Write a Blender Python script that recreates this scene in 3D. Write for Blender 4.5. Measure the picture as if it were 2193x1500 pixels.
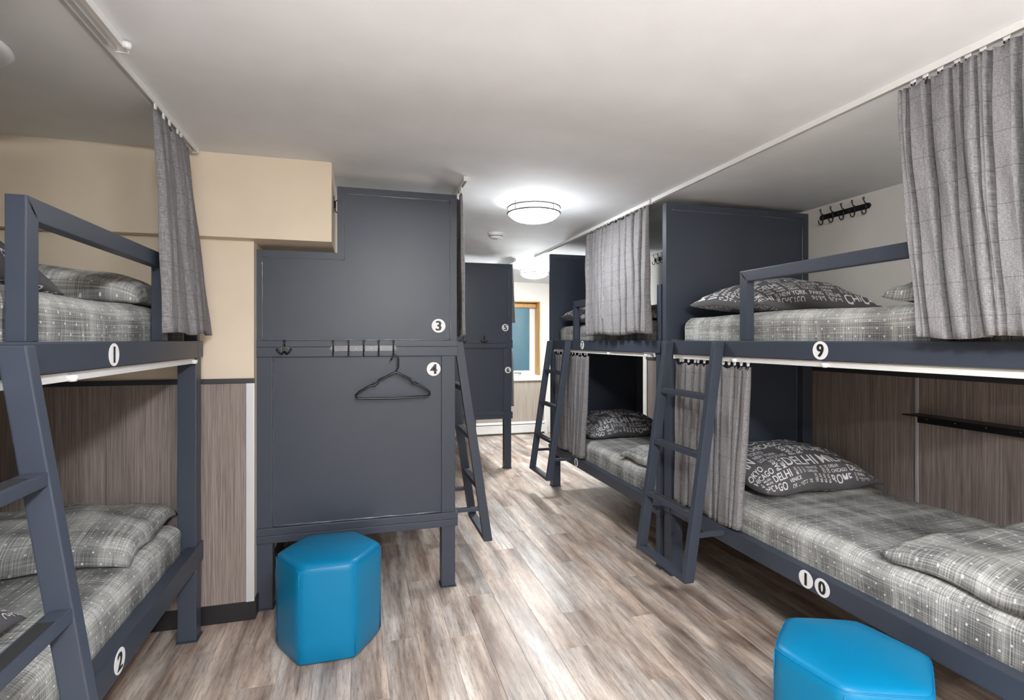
import bpy, bmesh, math, random
import numpy as np
from mathutils import Vector, Matrix, noise

PI = math.pi
for o in list(bpy.data.objects):
    bpy.data.objects.remove(o)
scn = bpy.context.scene
C = scn.collection

# ------------------------------------------------------------------ camera, world, exposure
cam_d = bpy.data.cameras.new('camera')
cam = bpy.data.objects.new('camera', cam_d)
C.objects.link(cam)
cam.location = (0, 0, 1.44)
cam.rotation_euler = (PI / 2, 0, -0.2757)
cam_d.sensor_width = 36
cam_d.lens = 36 * 1146 / 2193
cam_d.shift_y = -22 / 2193
cam_d.clip_start = 0.05
scn.camera = cam

world = bpy.data.worlds.new('world')
scn.world = world
world.use_nodes = True
wb = world.node_tree.nodes['Background']
wb.inputs[0].default_value = (0.13, 0.45, 0.60, 1)
wb.inputs[1].default_value = 0.10

scn.view_settings.view_transform = 'Standard'
scn.view_settings.look = 'None'
scn.view_settings.gamma = 1
scn.view_settings.use_curve_mapping = False
scn.view_settings.exposure = 3.32

LAMP_STRENGTH = 25.0
LAMP_COLOR = (0.955, 0.985, 1.0)

# ------------------------------------------------------------------ materials
M = {}


def new_mat(name):
    m = bpy.data.materials.new(name)
    m.use_nodes = True
    nt = m.node_tree
    b = nt.nodes['Principled BSDF']
    M[name] = m
    return m, nt, b


def nd(nt, typ, **kw):
    n = nt.nodes.new(typ)
    for k, v in kw.items():
        setattr(n, k, v)
    return n


def math_n(nt, op, a, b=None, c=None, clamp=False):
    n = nd(nt, 'ShaderNodeMath', operation=op, use_clamp=clamp)
    for i, v in enumerate((a, b, c)):
        if v is None:
            continue
        if isinstance(v, (int, float)):
            n.inputs[i].default_value = v
        else:
            nt.links.new(v, n.inputs[i])
    return n.outputs[0]


def mapped_noise(nt, vec, scale, detail=2.0, rough=0.5):
    mp = nd(nt, 'ShaderNodeMapping')
    mp.inputs['Scale'].default_value = scale
    nt.links.new(vec, mp.inputs['Vector'])
    n = nd(nt, 'ShaderNodeTexNoise')
    n.inputs['Scale'].default_value = 1.0
    n.inputs['Detail'].default_value = detail
    n.inputs['Roughness'].default_value = rough
    nt.links.new(mp.outputs[0], n.inputs['Vector'])
    return n.outputs['Fac']


def ramp(nt, fac, stops, interp='LINEAR'):
    r = nd(nt, 'ShaderNodeValToRGB')
    r.color_ramp.interpolation = interp
    els = r.color_ramp.elements
    while len(els) < len(stops):
        els.new(0.5)
    for e, (p, c) in zip(els, stops):
        e.position = p
        e.color = (*c, 1) if len(c) == 3 else c
    nt.links.new(fac, r.inputs[0])
    return r.outputs['Color']


def mixc(nt, fac, a, b, mode='MIX'):
    n = nd(nt, 'ShaderNodeMix', data_type='RGBA', blend_type=mode)
    for sock, v in ((n.inputs[0], fac), (n.inputs[6], a), (n.inputs[7], b)):
        if isinstance(v, (int, float)):
            sock.default_value = v
        elif isinstance(v, tuple):
            sock.default_value = (*v, 1)
        else:
            nt.links.new(v, sock)
    return n.outputs[2]


def bump(nt, b, height, strength, dist):
    n = nd(nt, 'ShaderNodeBump')
    n.inputs['Strength'].default_value = strength
    n.inputs['Distance'].default_value = dist
    nt.links.new(height, n.inputs['Height'])
    nt.links.new(n.outputs[0], b.inputs['Normal'])


def simple(name, col, rough, metal=0.0, coat=0.0, bump_scale=None, bump_s=0.1, bump_d=0.001, spec=0.5):
    m, nt, b = new_mat(name)
    b.inputs['Base Color'].default_value = (*col, 1)
    b.inputs['Roughness'].default_value = rough
    b.inputs['Metallic'].default_value = metal
    b.inputs['Coat Weight'].default_value = coat
    b.inputs['Specular IOR Level'].default_value = spec
    b.inputs['Coat Roughness'].default_value = 0.15
    tc = nd(nt, 'ShaderNodeTexCoord')
    n = mapped_noise(nt, tc.outputs['Object'], (6, 6, 6), 3)
    c = mixc(nt, n, tuple(x * 0.94 for x in col), tuple(min(1, x * 1.06) for x in col))
    nt.links.new(c, b.inputs['Base Color'])
    if bump_scale:
        h = mapped_noise(nt, tc.outputs['Object'], (bump_scale,) * 3, 2)
        bump(nt, b, h, bump_s, bump_d)
    return m


simple('steel', (0.041, 0.0495, 0.070), 0.40, coat=0.0, bump_scale=9, bump_s=0.10, bump_d=0.006, spec=0.38)
simple('weld', (0.115, 0.12, 0.135), 0.12, coat=0.5, bump_scale=160, bump_s=0.5, bump_d=0.002)
simple('ceiling_paint', (0.775, 0.795, 0.82), 0.85, bump_scale=60, bump_s=0.05)
simple('cream_paint', (0.70, 0.595, 0.465), 0.7, bump_scale=80, bump_s=0.06)
simple('grey_paint', (0.74, 0.715, 0.67), 0.7, bump_scale=80, bump_s=0.06)
simple('black_vinyl', (0.012, 0.011, 0.014), 0.45)
simple('dark_trim', (0.035, 0.035, 0.042), 0.4)
simple('black_metal', (0.006, 0.006, 0.007), 0.35)
simple('black_plastic', (0.008, 0.008, 0.009), 0.3)
simple('white_plastic', (0.78, 0.78, 0.77), 0.4)
simple('track_white', (0.72, 0.72, 0.71), 0.35)
simple('heater_white', (0.74, 0.73, 0.70), 0.4)
simple('sash_white', (0.80, 0.80, 0.79), 0.35)
simple('disc_white', (0.80, 0.79, 0.80), 0.5)
simple('digit_black', (0.012, 0.012, 0.014), 0.5)
simple('ring_metal', (0.14, 0.137, 0.13), 0.45, metal=0.6)
simple('nickel', (0.36, 0.35, 0.33), 0.35, metal=1.0)
simple('strip_metal', (0.62, 0.63, 0.66), 0.4, metal=0.5)
simple('plate_clear', (0.085, 0.09, 0.10), 0.25, coat=0.5)
simple('grip_tape', (0.012, 0.012, 0.012), 0.9, bump_scale=500, bump_s=0.5)
simple('print_white', (0.72, 0.71, 0.72), 0.8)
simple('pillow_grey', (0.088, 0.084, 0.092), 0.85, bump_scale=20, bump_s=0.35, bump_d=0.01)
simple('deck_board', (0.14, 0.12, 0.10), 0.8)
simple('concrete', (0.45, 0.50, 0.52), 0.9, bump_scale=10, bump_s=0.3)
simple('floor_base', (0.10, 0.085, 0.075), 0.8)
simple('blue_vinyl', (0.0, 0.165, 0.335), 0.38, coat=0.0, bump_scale=220, bump_s=0.05, spec=0.3)
simple('blue_seam', (0.0, 0.15, 0.35), 0.4)
simple('fin_dark', (0.06, 0.06, 0.06), 0.6)

# pine jamb wood
m, nt, b = new_mat('pine')
tc = nd(nt, 'ShaderNodeTexCoord')
n = mapped_noise(nt, tc.outputs['Object'], (30, 30, 3), 3)
nt.links.new(ramp(nt, n, [(0.3, (0.50, 0.27, 0.08)), (0.7, (0.68, 0.42, 0.16))]), b.inputs['Base Color'])
b.inputs['Roughness'].default_value = 0.5

# vertical-grain laminate
m, nt, b = new_mat('laminate')
tc = nd(nt, 'ShaderNodeTexCoord')
n1 = mapped_noise(nt, tc.outputs['Object'], (170, 170, 2.2), 3, 0.6)
n2 = mapped_noise(nt, tc.outputs['Object'], (14, 14, 0.5), 2)
n3 = mapped_noise(nt, tc.outputs['Object'], (420, 420, 9), 1)
v = math_n(nt, 'ADD', math_n(nt, 'MULTIPLY', n1, 0.6), math_n(nt, 'ADD', math_n(nt, 'MULTIPLY', n2, 0.15), math_n(nt, 'MULTIPLY', n3, 0.25)))
nt.links.new(ramp(nt, v, [(0.33, (0.105, 0.080, 0.071)), (0.5, (0.225, 0.182, 0.163)), (0.68, (0.37, 0.312, 0.285))]), b.inputs['Base Color'])
b.inputs['Roughness'].default_value = 0.45

# same laminate below the window, strong light put into its paler colour
m, nt, b = new_mat('laminate_lit')
tc = nd(nt, 'ShaderNodeTexCoord')
n1 = mapped_noise(nt, tc.outputs['Object'], (120, 120, 1.6), 3, 0.6)
nt.links.new(ramp(nt, n1, [(0.3, (0.27, 0.23, 0.19)), (0.7, (0.46, 0.41, 0.35))]), b.inputs['Base Color'])
b.inputs['Roughness'].default_value = 0.5

# vinyl plank
m, nt, b = new_mat('vinyl_plank')
tc = nd(nt, 'ShaderNodeTexCoord')
oi = nd(nt, 'ShaderNodeObjectInfo')
off = nd(nt, 'ShaderNodeVectorMath', operation='ADD')
comb = nd(nt, 'ShaderNodeCombineXYZ')
for i in range(3):
    nt.links.new(math_n(nt, 'MULTIPLY', oi.outputs['Random'], 37.0 + 11 * i), comb.inputs[i])
nt.links.new(tc.outputs['Object'], off.inputs[0])
nt.links.new(comb.outputs[0], off.inputs[1])
vec = off.outputs[0]
g1 = mapped_noise(nt, vec, (11, 1.3, 1), 4, 0.55)
g2 = mapped_noise(nt, vec, (70, 3.5, 1), 4, 0.65)
g3 = mapped_noise(nt, vec, (5, 0.9, 1), 2, 0.5)
g4 = mapped_noise(nt, vec, (190, 14, 1), 3, 0.7)
g5 = mapped_noise(nt, vec, (24, 5, 1), 4, 0.7)
base = ramp(nt, g1, [(0.30, (0.155, 0.115, 0.095)), (0.44, (0.30, 0.245, 0.212)), (0.56, (0.42, 0.365, 0.325)), (0.72, (0.60, 0.555, 0.51))])
fine = ramp(nt, g2, [(0.28, (0.50, 0.44, 0.40)), (0.5, (0.93, 0.91, 0.89)), (0.75, (1.12, 1.10, 1.08))])
col = mixc(nt, 0.85, base, fine, 'MULTIPLY')
col = mixc(nt, 0.8, col, ramp(nt, g4, [(0.34, (0.55, 0.52, 0.50)), (0.47, (1, 1, 1))]), 'MULTIPLY')
col = mixc(nt, 0.8, col, ramp(nt, g5, [(0.30, (0.72, 0.70, 0.69)), (0.55, (1.06, 1.06, 1.06)), (0.7, (1.2, 1.2, 1.2))]), 'MULTIPLY')
warm = ramp(nt, g3, [(0.35, (1.08, 0.94, 0.84)), (0.65, (0.93, 0.98, 1.03))])
col = mixc(nt, 0.8, col, warm, 'MULTIPLY')
tone = math_n(nt, 'ADD', math_n(nt, 'MULTIPLY', oi.outputs['Random'], 0.34), 1.14)
hv = nd(nt, 'ShaderNodeHueSaturation')
hv.inputs['Saturation'].default_value = 0.92
nt.links.new(tone, hv.inputs['Value'])
nt.links.new(col, hv.inputs['Color'])
nt.links.new(hv.outputs[0], b.inputs['Base Color'])
nt.links.new(math_n(nt, 'ADD', math_n(nt, 'MULTIPLY', g2, 0.22), 0.30), b.inputs['Roughness'])
bump(nt, b, g2, 0.16, 0.002)


def uv_sep(nt):
    uvn = nd(nt, 'ShaderNodeUVMap')
    s = nd(nt, 'ShaderNodeSeparateXYZ')
    nt.links.new(uvn.outputs[0], s.inputs[0])
    return uvn.outputs[0], s.outputs[0], s.outputs[1]


def grid_mask(nt, x, period, half, shift=0.0):
    f = math_n(nt, 'FRACT', math_n(nt, 'ADD', math_n(nt, 'DIVIDE', x, period), 40.0 + shift))
    d = math_n(nt, 'ABSOLUTE', math_n(nt, 'SUBTRACT', f, 0.5))
    return math_n(nt, 'LESS_THAN', d, half)


# plaid bed linen
m, nt, b = new_mat('plaid')
uv, U, V = uv_sep(nt)
h1 = mapped_noise(nt, uv, (3.5, 250, 1), 2, 0.6)
h2 = mapped_noise(nt, uv, (250, 3.5, 1), 2, 0.6)
w1 = mapped_noise(nt, uv, (0.8, 9, 1), 1)
w2 = mapped_noise(nt, uv, (9, 0.8, 1), 1)
t1 = math_n(nt, 'ADD', h1, math_n(nt, 'MULTIPLY', math_n(nt, 'SUBTRACT', w1, 0.5), 0.75))
t2 = math_n(nt, 'ADD', h2, math_n(nt, 'MULTIPLY', math_n(nt, 'SUBTRACT', w2, 0.5), 0.75))
c1 = ramp(nt, t1, [(0.34, (0.07, 0.07, 0.07)), (0.5, (0.25, 0.25, 0.243)), (0.66, (0.60, 0.60, 0.57))])
c2 = ramp(nt, t2, [(0.34, (0.07, 0.07, 0.07)), (0.5, (0.25, 0.25, 0.243)), (0.66, (0.60, 0.60, 0.57))])
pl = mixc(nt, 0.5, c1, c2)
da = math_n(nt, 'MULTIPLY', grid_mask(nt, U, 0.062, 0.055), grid_mask(nt, V, 0.062, 0.055))
db = math_n(nt, 'MULTIPLY', grid_mask(nt, U, 0.062, 0.055, 0.5), grid_mask(nt, V, 0.062, 0.055, 0.5))
pl = mixc(nt, math_n(nt, 'MULTIPLY', math_n(nt, 'MAXIMUM', da, db), 0.85), pl, (0.66, 0.66, 0.64))
nt.links.new(pl, b.inputs['Base Color'])
b.inputs['Roughness'].default_value = 0.9
wr = mapped_noise(nt, uv, (14, 14, 1), 3)
bump(nt, b, wr, 0.35, 0.012)

# curtain cloth
m, nt, b = new_mat('curtain_cloth')
uv, U, V = uv_sep(nt)
h1 = mapped_noise(nt, uv, (60, 420, 1), 2, 0.6)
h2 = mapped_noise(nt, uv, (300, 30, 1), 2, 0.6)
hh = math_n(nt, 'ADD', math_n(nt, 'MULTIPLY', h1, 0.6), math_n(nt, 'MULTIPLY', h2, 0.4))
cc = ramp(nt, hh, [(0.36, (0.118, 0.112, 0.118)), (0.52, (0.205, 0.198, 0.205)), (0.68, (0.32, 0.312, 0.318))])
ln = math_n(nt, 'MAXIMUM', grid_mask(nt, V, 0.105, 0.012), grid_mask(nt, U, 0.13, 0.009))
cc = mixc(nt, math_n(nt, 'MULTIPLY', ln, 0.55), cc, (0.07, 0.066, 0.07))
nt.links.new(cc, b.inputs['Base Color'])
b.inputs['Roughness'].default_value = 0.95
wr = mapped_noise(nt, uv, (10, 7, 1), 3)
bump(nt, b, wr, 0.4, 0.012)

# lamp glass, one per strength; near and bright serve the added fill lamps
for nm, k in (('lamp_glass_band', 0.08), ('lamp_glass_dim', 0.36), ('lamp_glass_far', 1.15), ('fill_glass_near', 0.62), ('lamp_glass', 1.0), ('fill_glass_bright', 1.7)):
    m, nt, b = new_mat(nm)
    b.inputs['Base Color'].default_value = (0.9, 0.9, 0.88, 1)
    b.inputs['Emission Color'].default_value = (*LAMP_COLOR, 1)
    b.inputs['Emission Strength'].default_value = LAMP_STRENGTH * k
    b.inputs['Roughness'].default_value = 0.3

# window glass
m, nt, b = new_mat('window_glass')
b.inputs['Base Color'].default_value = (0.80, 0.95, 1.0, 1)
b.inputs['Roughness'].default_value = 0.02
b.inputs['Transmission Weight'].default_value = 1.0
b.inputs['IOR'].default_value = 1.45

# ------------------------------------------------------------------ mesh helpers


def BM():
    return bmesh.new()


def finish(bm, name, mat, parent=None, smooth=False, bevel=0.0):
    if bevel:
        bmesh.ops.bevel(bm, geom=list(bm.edges), offset=bevel, segments=2, affect='EDGES', profile=0.7)
    bmesh.ops.recalc_face_normals(bm, faces=bm.faces)
    me = bpy.data.meshes.new(name)
    bm.to_mesh(me)
    bm.free()
    if smooth:
        for p in me.polygons:
            p.use_smooth = True
    me.materials.append(M[mat])
    o = bpy.data.objects.new(name, me)
    C.objects.link(o)
    if parent:
        o.parent = parent
    return o


def box(bm, x0, x1, y0, y1, z0, z1):
    v = [bm.verts.new((x, y, z)) for x in (x0, x1) for y in (y0, y1) for z in (z0, z1)]
    for f in ((0, 1, 3, 2), (4, 6, 7, 5), (0, 4, 5, 1), (2, 3, 7, 6), (0, 2, 6, 4), (1, 5, 7, 3)):
        bm.faces.new([v[i] for i in f])
    return v


def boxo(name, mat, parent, x0, x1, y0, y1, z0, z1, bevel=0.0):
    bm = BM()
    box(bm, min(x0, x1), max(x0, x1), min(y0, y1), max(y0, y1), z0, z1)
    return finish(bm, name, mat, parent, bevel=bevel)


def slant(bm, a, b, sx, sy):
    """bar between two points whose ends are cut level; section sx by sy in plan"""
    vs = []
    for p in (a, b):
        for dx, dy in ((-1, -1), (1, -1), (1, 1), (-1, 1)):
            vs.append(bm.verts.new((p[0] + dx * sx / 2, p[1] + dy * sy / 2, p[2])))
    bm.faces.new(vs[:4])
    bm.faces.new(vs[4:])
    for i in range(4):
        j = (i + 1) % 4
        bm.faces.new((vs[i], vs[j], vs[4 + j], vs[4 + i]))


def tube(bm, pts, r, seg=8, closed=False):
    """round bar along a polyline"""
    pts = [Vector(p) for p in pts]
    n = len(pts)
    rings = []
    for i, p in enumerate(pts):
        if closed:
            t = pts[(i + 1) % n] - pts[i - 1]
        else:
            t = pts[min(i + 1, n - 1)] - pts[max(i - 1, 0)]
        t.normalize()
        up = Vector((0, 0, 1)) if abs(t.z) < 0.9 else Vector((0, 1, 0))
        a = t.cross(up).normalized()
        b_ = t.cross(a).normalized()
        rr = r[i] if isinstance(r, (list, tuple)) else r
        rings.append([bm.verts.new(p + rr * (math.cos(2 * PI * k / seg) * a + math.sin(2 * PI * k / seg) * b_)) for k in range(seg)])
    for i in range(n if closed else n - 1):
        A, B = rings[i], rings[(i + 1) % n]
        for k in range(seg):
            bm.faces.new((A[k], A[(k + 1) % seg], B[(k + 1) % seg], B[k]))
    if not closed:
        bm.faces.new(rings[0])
        bm.faces.new(rings[-1])


def lathe(bm, prof, cx=0, cy=0, seg=48):
    rings = []
    for r, z in prof:
        if r < 1e-6:
            rings.append([bm.verts.new((cx, cy, z))])
        else:
            rings.append([bm.verts.new((cx + r * math.cos(2 * PI * k / seg), cy + r * math.sin(2 * PI * k / seg), z)) for k in range(seg)])
    for A, B in zip(rings, rings[1:]):
        for k in range(seg):
            if len(A) == 1 and len(B) == 1:
                continue
            if len(A) == 1:
                bm.faces.new((A[0], B[k], B[(k + 1) % seg]))
            elif len(B) == 1:
                bm.faces.new((A[k], A[(k + 1) % seg], B[0]))
            else:
                bm.faces.new((A[k], A[(k + 1) % seg], B[(k + 1) % seg], B[k]))


def prism(bm, pts, axis, a, b):
    """extrude a 2D outline along an axis: 'y' pts=(x,z), 'z' pts=(x,y)"""
    def P(p, t):
        return (p[0], t, p[1]) if axis == 'y' else (p[0], p[1], t)
    A = [bm.verts.new(P(p, a)) for p in pts]
    B = [bm.verts.new(P(p, b)) for p in pts]
    bm.faces.new(A)
    bm.faces.new(B)
    n = len(pts)
    for i in range(n):
        j = (i + 1) % n
        bm.faces.new((A[i], A[j], B[j], B[i]))


def empty(name, loc, rz=0.0):
    o = bpy.data.objects.new(name, None)
    o.empty_display_size = 0.1
    C.objects.link(o)
    o.location = loc
    o.rotation_euler = (0, 0, rz)
    return o


def tag(o, label, cat, group=None):
    o['label'] = label
    o['category'] = cat
    if group:
        o['group'] = group
    return o


def struct(o, label, cat=None):
    o['kind'] = 'structure'
    o['label'] = label
    o['category'] = cat or o.name.split('_')[0]
    return o


# text -> triangles, cap height 1
_txt = {}


def text_tris(s):
    if s in _txt:
        return _txt[s]
    cu = bpy.data.curves.new('text', 'FONT')
    cu.body = s
    cu.resolution_u = 3
    cu.offset = 0.012
    o = bpy.data.objects.new('text', cu)
    C.objects.link(o)
    dg = bpy.context.evaluated_depsgraph_get()
    me = bpy.data.meshes.new_from_object(o.evaluated_get(dg))
    me.calc_loop_triangles()
    co = np.array([v.co[:2] for v in me.vertices])
    tri = np.array([t.vertices[:] for t in me.loop_triangles])
    bpy.data.objects.remove(o)
    bpy.data.curves.remove(cu)
    bpy.data.meshes.remove(me)
    lo, hi = co.min(0), co.max(0)
    k = hi[1] - lo[1]
    co = (co - lo) / k
    _txt[s] = (co, tri, float((hi[0] - lo[0]) / k))
    return _txt[s]


def mesh_obj(name, verts, faces, mat, parent=None, smooth=False, uvs=None):
    me = bpy.data.meshes.new(name)
    me.from_pydata([tuple(map(float, v)) for v in verts], [], [tuple(map(int, f)) for f in faces])
    if uvs is not None:
        l = me.uv_layers.new(name='UVMap')
        idx = np.empty(len(me.loops), dtype=np.int32)
        me.loops.foreach_get('vertex_index', idx)
        l.data.foreach_set('uv', np.asarray(uvs, dtype=np.float32)[idx].ravel())
    if smooth:
        me.polygons.foreach_set('use_smooth', [True] * len(me.polygons))
    me.materials.append(M[mat])
    me.update()
    o = bpy.data.objects.new(name, me)
    C.objects.link(o)
    if parent:
        o.parent = parent
    return o


# ------------------------------------------------------------------ the room
XL, XR, XI, XJ = -1.85, 2.90, -0.53, 0.53
YB, YA, YJ, YE = -3.4, 3.02, 5.72, 7.85


def ceil_z(x):
    t = min(1, max(0, (x - 0.4) / 2.5))
    return 2.368 - 0.056 * t * t * (3 - 2 * t)


fl = boxo('floor', 'vinyl_plank', None, -2.0, 3.05, -3.55, 8.25, -0.12, -0.006)
struct(fl, 'grey brown wood-look vinyl plank floor')
rnd = random.Random(4)
PWD, PLN = 0.152, 1.22
row0 = 0.72 - PWD * 18
plank_me = {}


def plank_mesh(l):
    key = round(l, 3)
    if key not in plank_me:
        bm = BM()
        w, g = PWD / 2 - 0.0003, 0.0010
        h = l / 2 - 0.0003
        lo = [bm.verts.new((sx * w, sy * h, -0.006)) for sx, sy in ((-1, -1), (1, -1), (1, 1), (-1, 1))]
        mi = [bm.verts.new((sx * w, sy * h, -0.0008)) for sx, sy in ((-1, -1), (1, -1), (1, 1), (-1, 1))]
        hi = [bm.verts.new((sx * (w - g), sy * (h - g), 0)) for sx, sy in ((-1, -1), (1, -1), (1, 1), (-1, 1))]
        bm.faces.new(hi)
        for a, b_ in ((lo, mi), (mi, hi)):
            for i in range(4):
                j = (i + 1) % 4
                bm.faces.new((a[i], a[j], b_[j], b_[i]))
        me = bpy.data.meshes.new('plank')
        bmesh.ops.recalc_face_normals(bm, faces=bm.faces)
        bm.to_mesh(me)
        bm.free()
        me.materials.append(M['vinyl_plank'])
        plank_me[key] = me
    return plank_me[key]


r = 0
x = row0
starts = [0.0, 0.43, 0.86, 0.22, 0.64, 1.05]
while x < XR:
    xc = x + PWD / 2
    if xc > XL - 0.05:
        ymax = YA if xc < XI else YJ if xc < XJ else YE
        y = -0.6 + starts[r % 6] + rnd.uniform(-0.1, 0.1) - PLN
        while y < ymax:
            a, b_ = max(y, -0.6), min(y + PLN, ymax + 0.02)
            if b_ - a > 0.05:
                l = round((b_ - a) / 0.02) * 0.02 if b_ - a < PLN - 0.001 else PLN
                p = bpy.data.objects.new('plank', plank_mesh(l))
                C.objects.link(p)
                p.parent = fl
                p.location = (xc, (a + b_) / 2, 0)
            y += PLN
    x += PWD
    r += 1

# ceiling: a very slightly sagging slab
bm = BM()
xs = np.linspace(-2.0, 3.05, 30)
lo = [[bm.verts.new((X, Y, ceil_z(X))) for X in xs] for Y in (-3.55, 8.25)]
hi = [[bm.verts.new((X, Y, 2.5)) for X in (-2.0, 3.05)] for Y in (-3.55, 8.25)]
for i in range(len(xs) - 1):
    bm.faces.new((lo[0][i], lo[0][i + 1], lo[1][i + 1], lo[1][i]))
bm.faces.new((hi[0][0], hi[0][1], hi[1][1], hi[1][0]))
for q in (0, 1):
    bm.faces.new([hi[q][0]] + lo[q] + [hi[q][1]])
bm.faces.new((lo[0][0], lo[1][0], hi[1][0], hi[0][0]))
bm.faces.new((lo[0][-1], lo[1][-1], hi[1][1], hi[0][1]))
struct(finish(bm, 'ceiling', 'ceiling_paint', smooth=False), 'smooth off-white painted ceiling')
for p in bpy.data.objects['ceiling'].data.polygons:
    p.use_smooth = abs(p.normal.z) > 0.99 and p.center.z < 2.45

CZ = 2.40
w_al = struct(boxo('wall_alcove', 'cream_paint', None, XL - 0.1, XI, YA, YA + 0.1, 0, CZ), 'cream painted wall behind the foot of the first bunk')
w_in = struct(boxo('wall_inner', 'cream_paint', None, XI - 0.1, XI, YA + 0.1, YJ, 0, CZ), 'cream wall along the bunk numbered 3 and 4')
struct(boxo('wall_jog', 'cream_paint', None, XI - 0.1, XJ, YJ, YJ + 0.1, 0, CZ), 'short cross wall beside the bunk numbered 5 and 6')
struct(boxo('wall_recess', 'grey_paint', None, XJ - 0.1, XJ, YJ + 0.1, YE + 0.35, 0, CZ), 'wall along the bunk numbered 5 and 6')
w_r = struct(boxo('wall_right', 'grey_paint', None, XR, XR + 0.1, YB, YE + 0.35, 0, CZ), 'pale greige wall behind the bunks numbered 7 to 10')
struct(boxo('wall_left', 'cream_paint', None, XL - 0.1, XL, YB, YA, 0, CZ), 'cream wall along the bunk numbered 1 and 2')
struct(boxo('wall_back', 'grey_paint', None, XL - 0.1, XR + 0.1, YB - 0.1, YB, 0, CZ), 'wall facing the window wall')
# window wall with opening
WX0, WX1, WZ0, WZ1 = 1.72, 2.675, 0.885, 2.033
bm = BM()
box(bm, XJ, WX0, YE, YE + 0.35, 0, CZ)
box(bm, WX1, XR, YE, YE + 0.35, 0, CZ)
box(bm, WX0, WX1, YE, YE + 0.35, 0, WZ0)
box(bm, WX0, WX1, YE, YE + 0.35, WZ1, CZ)
w_e = struct(finish(bm, 'wall_end', 'grey_paint'), 'pale end wall holding the window')
# bulkhead
bm = BM()
prism(bm, [(XL, 2.95), (-0.146, 2.95), (-0.146, YJ), (XI, YJ), (XI, YA), (XL, YA)], 'z', 1.952, CZ)
struct(finish(bm, 'wall_bulkhead', 'cream_paint'), 'cream boxed bulkhead under the ceiling', 'bulkhead')

# wainscot of the alcove wall
for a, b_ in ((XL, -1.18), (-1.18, -0.566)):
    boxo('panel', 'laminate', w_al, a + 0.001, b_ - 0.001, YA - 0.008, YA, 0.095, 1.217)
o = boxo('corner_strip', 'strip_metal', w_al, -0.566, XI + 0.004, YA - 0.012, YA, 0.095, 1.217, bevel=0.003)
o['label'] = 'pale metal corner strip'
t = struct(boxo('trim_1', 'dark_trim', None, XL, XI + 0.006, YA - 0.018, YA, 1.217, 1.242, bevel=0.004), 'dark chair rail on the cream alcove wall')
struct(boxo('baseboard_alcove', 'black_vinyl', None, XL, XI + 0.008, YA - 0.010, YA, 0, 0.097, bevel=0.003), 'black vinyl baseboard below the alcove panelling')
struct(boxo('baseboard_inner', 'black_vinyl', None, XI, XI + 0.010, YA, YJ, 0, 0.097, bevel=0.003), 'black vinyl baseboard behind the bunk numbered 3 and 4')
# wainscot of the right wall
seams = [YB, -2.69, -1.47, -0.25, 0.965, 2.185, 3.405, 4.625, 5.02]
for a, b_ in zip(seams, seams[1:]):
    boxo('panel', 'laminate', w_r, XR - 0.008, XR, a + 0.001, b_ - 0.001, 0.095, 1.235)
for s in seams[1:]:
    boxo('joint_strip', 'strip_metal', w_r, XR - 0.013, XR - 0.0075, s - 0.008, s + 0.008, 0.095, 1.235, bevel=0.0015)
struct(boxo('trim_2', 'dark_trim', None, XR - 0.018, XR, YB, 5.03, 1.235, 1.262, bevel=0.004), 'dark chair rail on the right wall')
struct(boxo('baseboard_right', 'black_vinyl', None, XR - 0.010, XR, YB, YE, 0, 0.097, bevel=0.003), 'black vinyl baseboard of the right wall')
# panel under the window
for a, b_ in ((XJ, 1.60), (1.60, 2.735)):
    boxo('panel', 'laminate_lit', w_e, a + 0.001, b_ - 0.001, YE - 0.008, YE, 0.19, WZ0 - 0.07)

# window
win = struct(empty('window_1', (0, 0, 0)), 'window with pine reveal and white sash', 'window')
YG = 8.14
for args in ((WX0, WX0 + 0.014, YE - 0.004, YG, WZ0, WZ1), (WX1 - 0.014, WX1, YE - 0.004, YG, WZ0, WZ1), (WX0 + 0.014, WX1 - 0.014, YE - 0.004, YG, WZ1 - 0.014, WZ1)):
    boxo('jamb', 'pine', win, *args)
boxo('sill', 'sash_white', win, WX0 - 0.03, WX1 + 0.03, YE - 0.05, YG, WZ0 - 0.07, WZ0 + 0.004, bevel=0.006)
bm = BM()
fx0, fx1, fz0, fz1, fw = WX0 + 0.014, WX1 - 0.014, WZ0 + 0.004, WZ1 - 0.014, 0.085
box(bm, fx0, fx0 + fw, YG - 0.06, YG, fz0, fz1)
box(bm, fx1 - fw, fx1, YG - 0.06, YG, fz0, fz1)
box(bm, fx0 + fw, fx1 - fw, YG - 0.06, YG, fz0, fz0 + fw * 0.75)
box(bm, fx0 + fw, fx1 - fw, YG - 0.06, YG, fz1 - fw * 0.6, fz1)
finish(bm, 'sash', 'sash_white', win)
boxo('pane', 'window_glass', win, fx0 + fw, fx1 - fw, YG - 0.035, YG - 0.027, fz0 + fw * 0.75, fz1 - fw * 0.6)
o = boxo('blind', 'pine', win, fx0 + 0.005, fx1 - 0.005, YG - 0.14, YG - 0.075, fz1 - 0.075, fz1 - 0.012, bevel=0.006)
o['label'] = 'rolled wooden blind'
bm = BM()
tube(bm, [(2.42, YG - 0.062, fz0 + 0.02), (2.42, YG - 0.10, fz0 + 0.025), (2.36, YG - 0.11, fz0 + 0.03), (2.31, YG - 0.11, fz0 + 0.032)], 0.009)
finish(bm, 'crank_handle', 'nickel', win, True)
# window well outside
wx = struct(boxo('wall_outside', 'concrete', None, 0.6, 4.2, 9.3, 9.4, -0.5, 2.1), 'concrete window well wall outside the glass')

# ------------------------------------------------------------------ bunk beds


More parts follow.
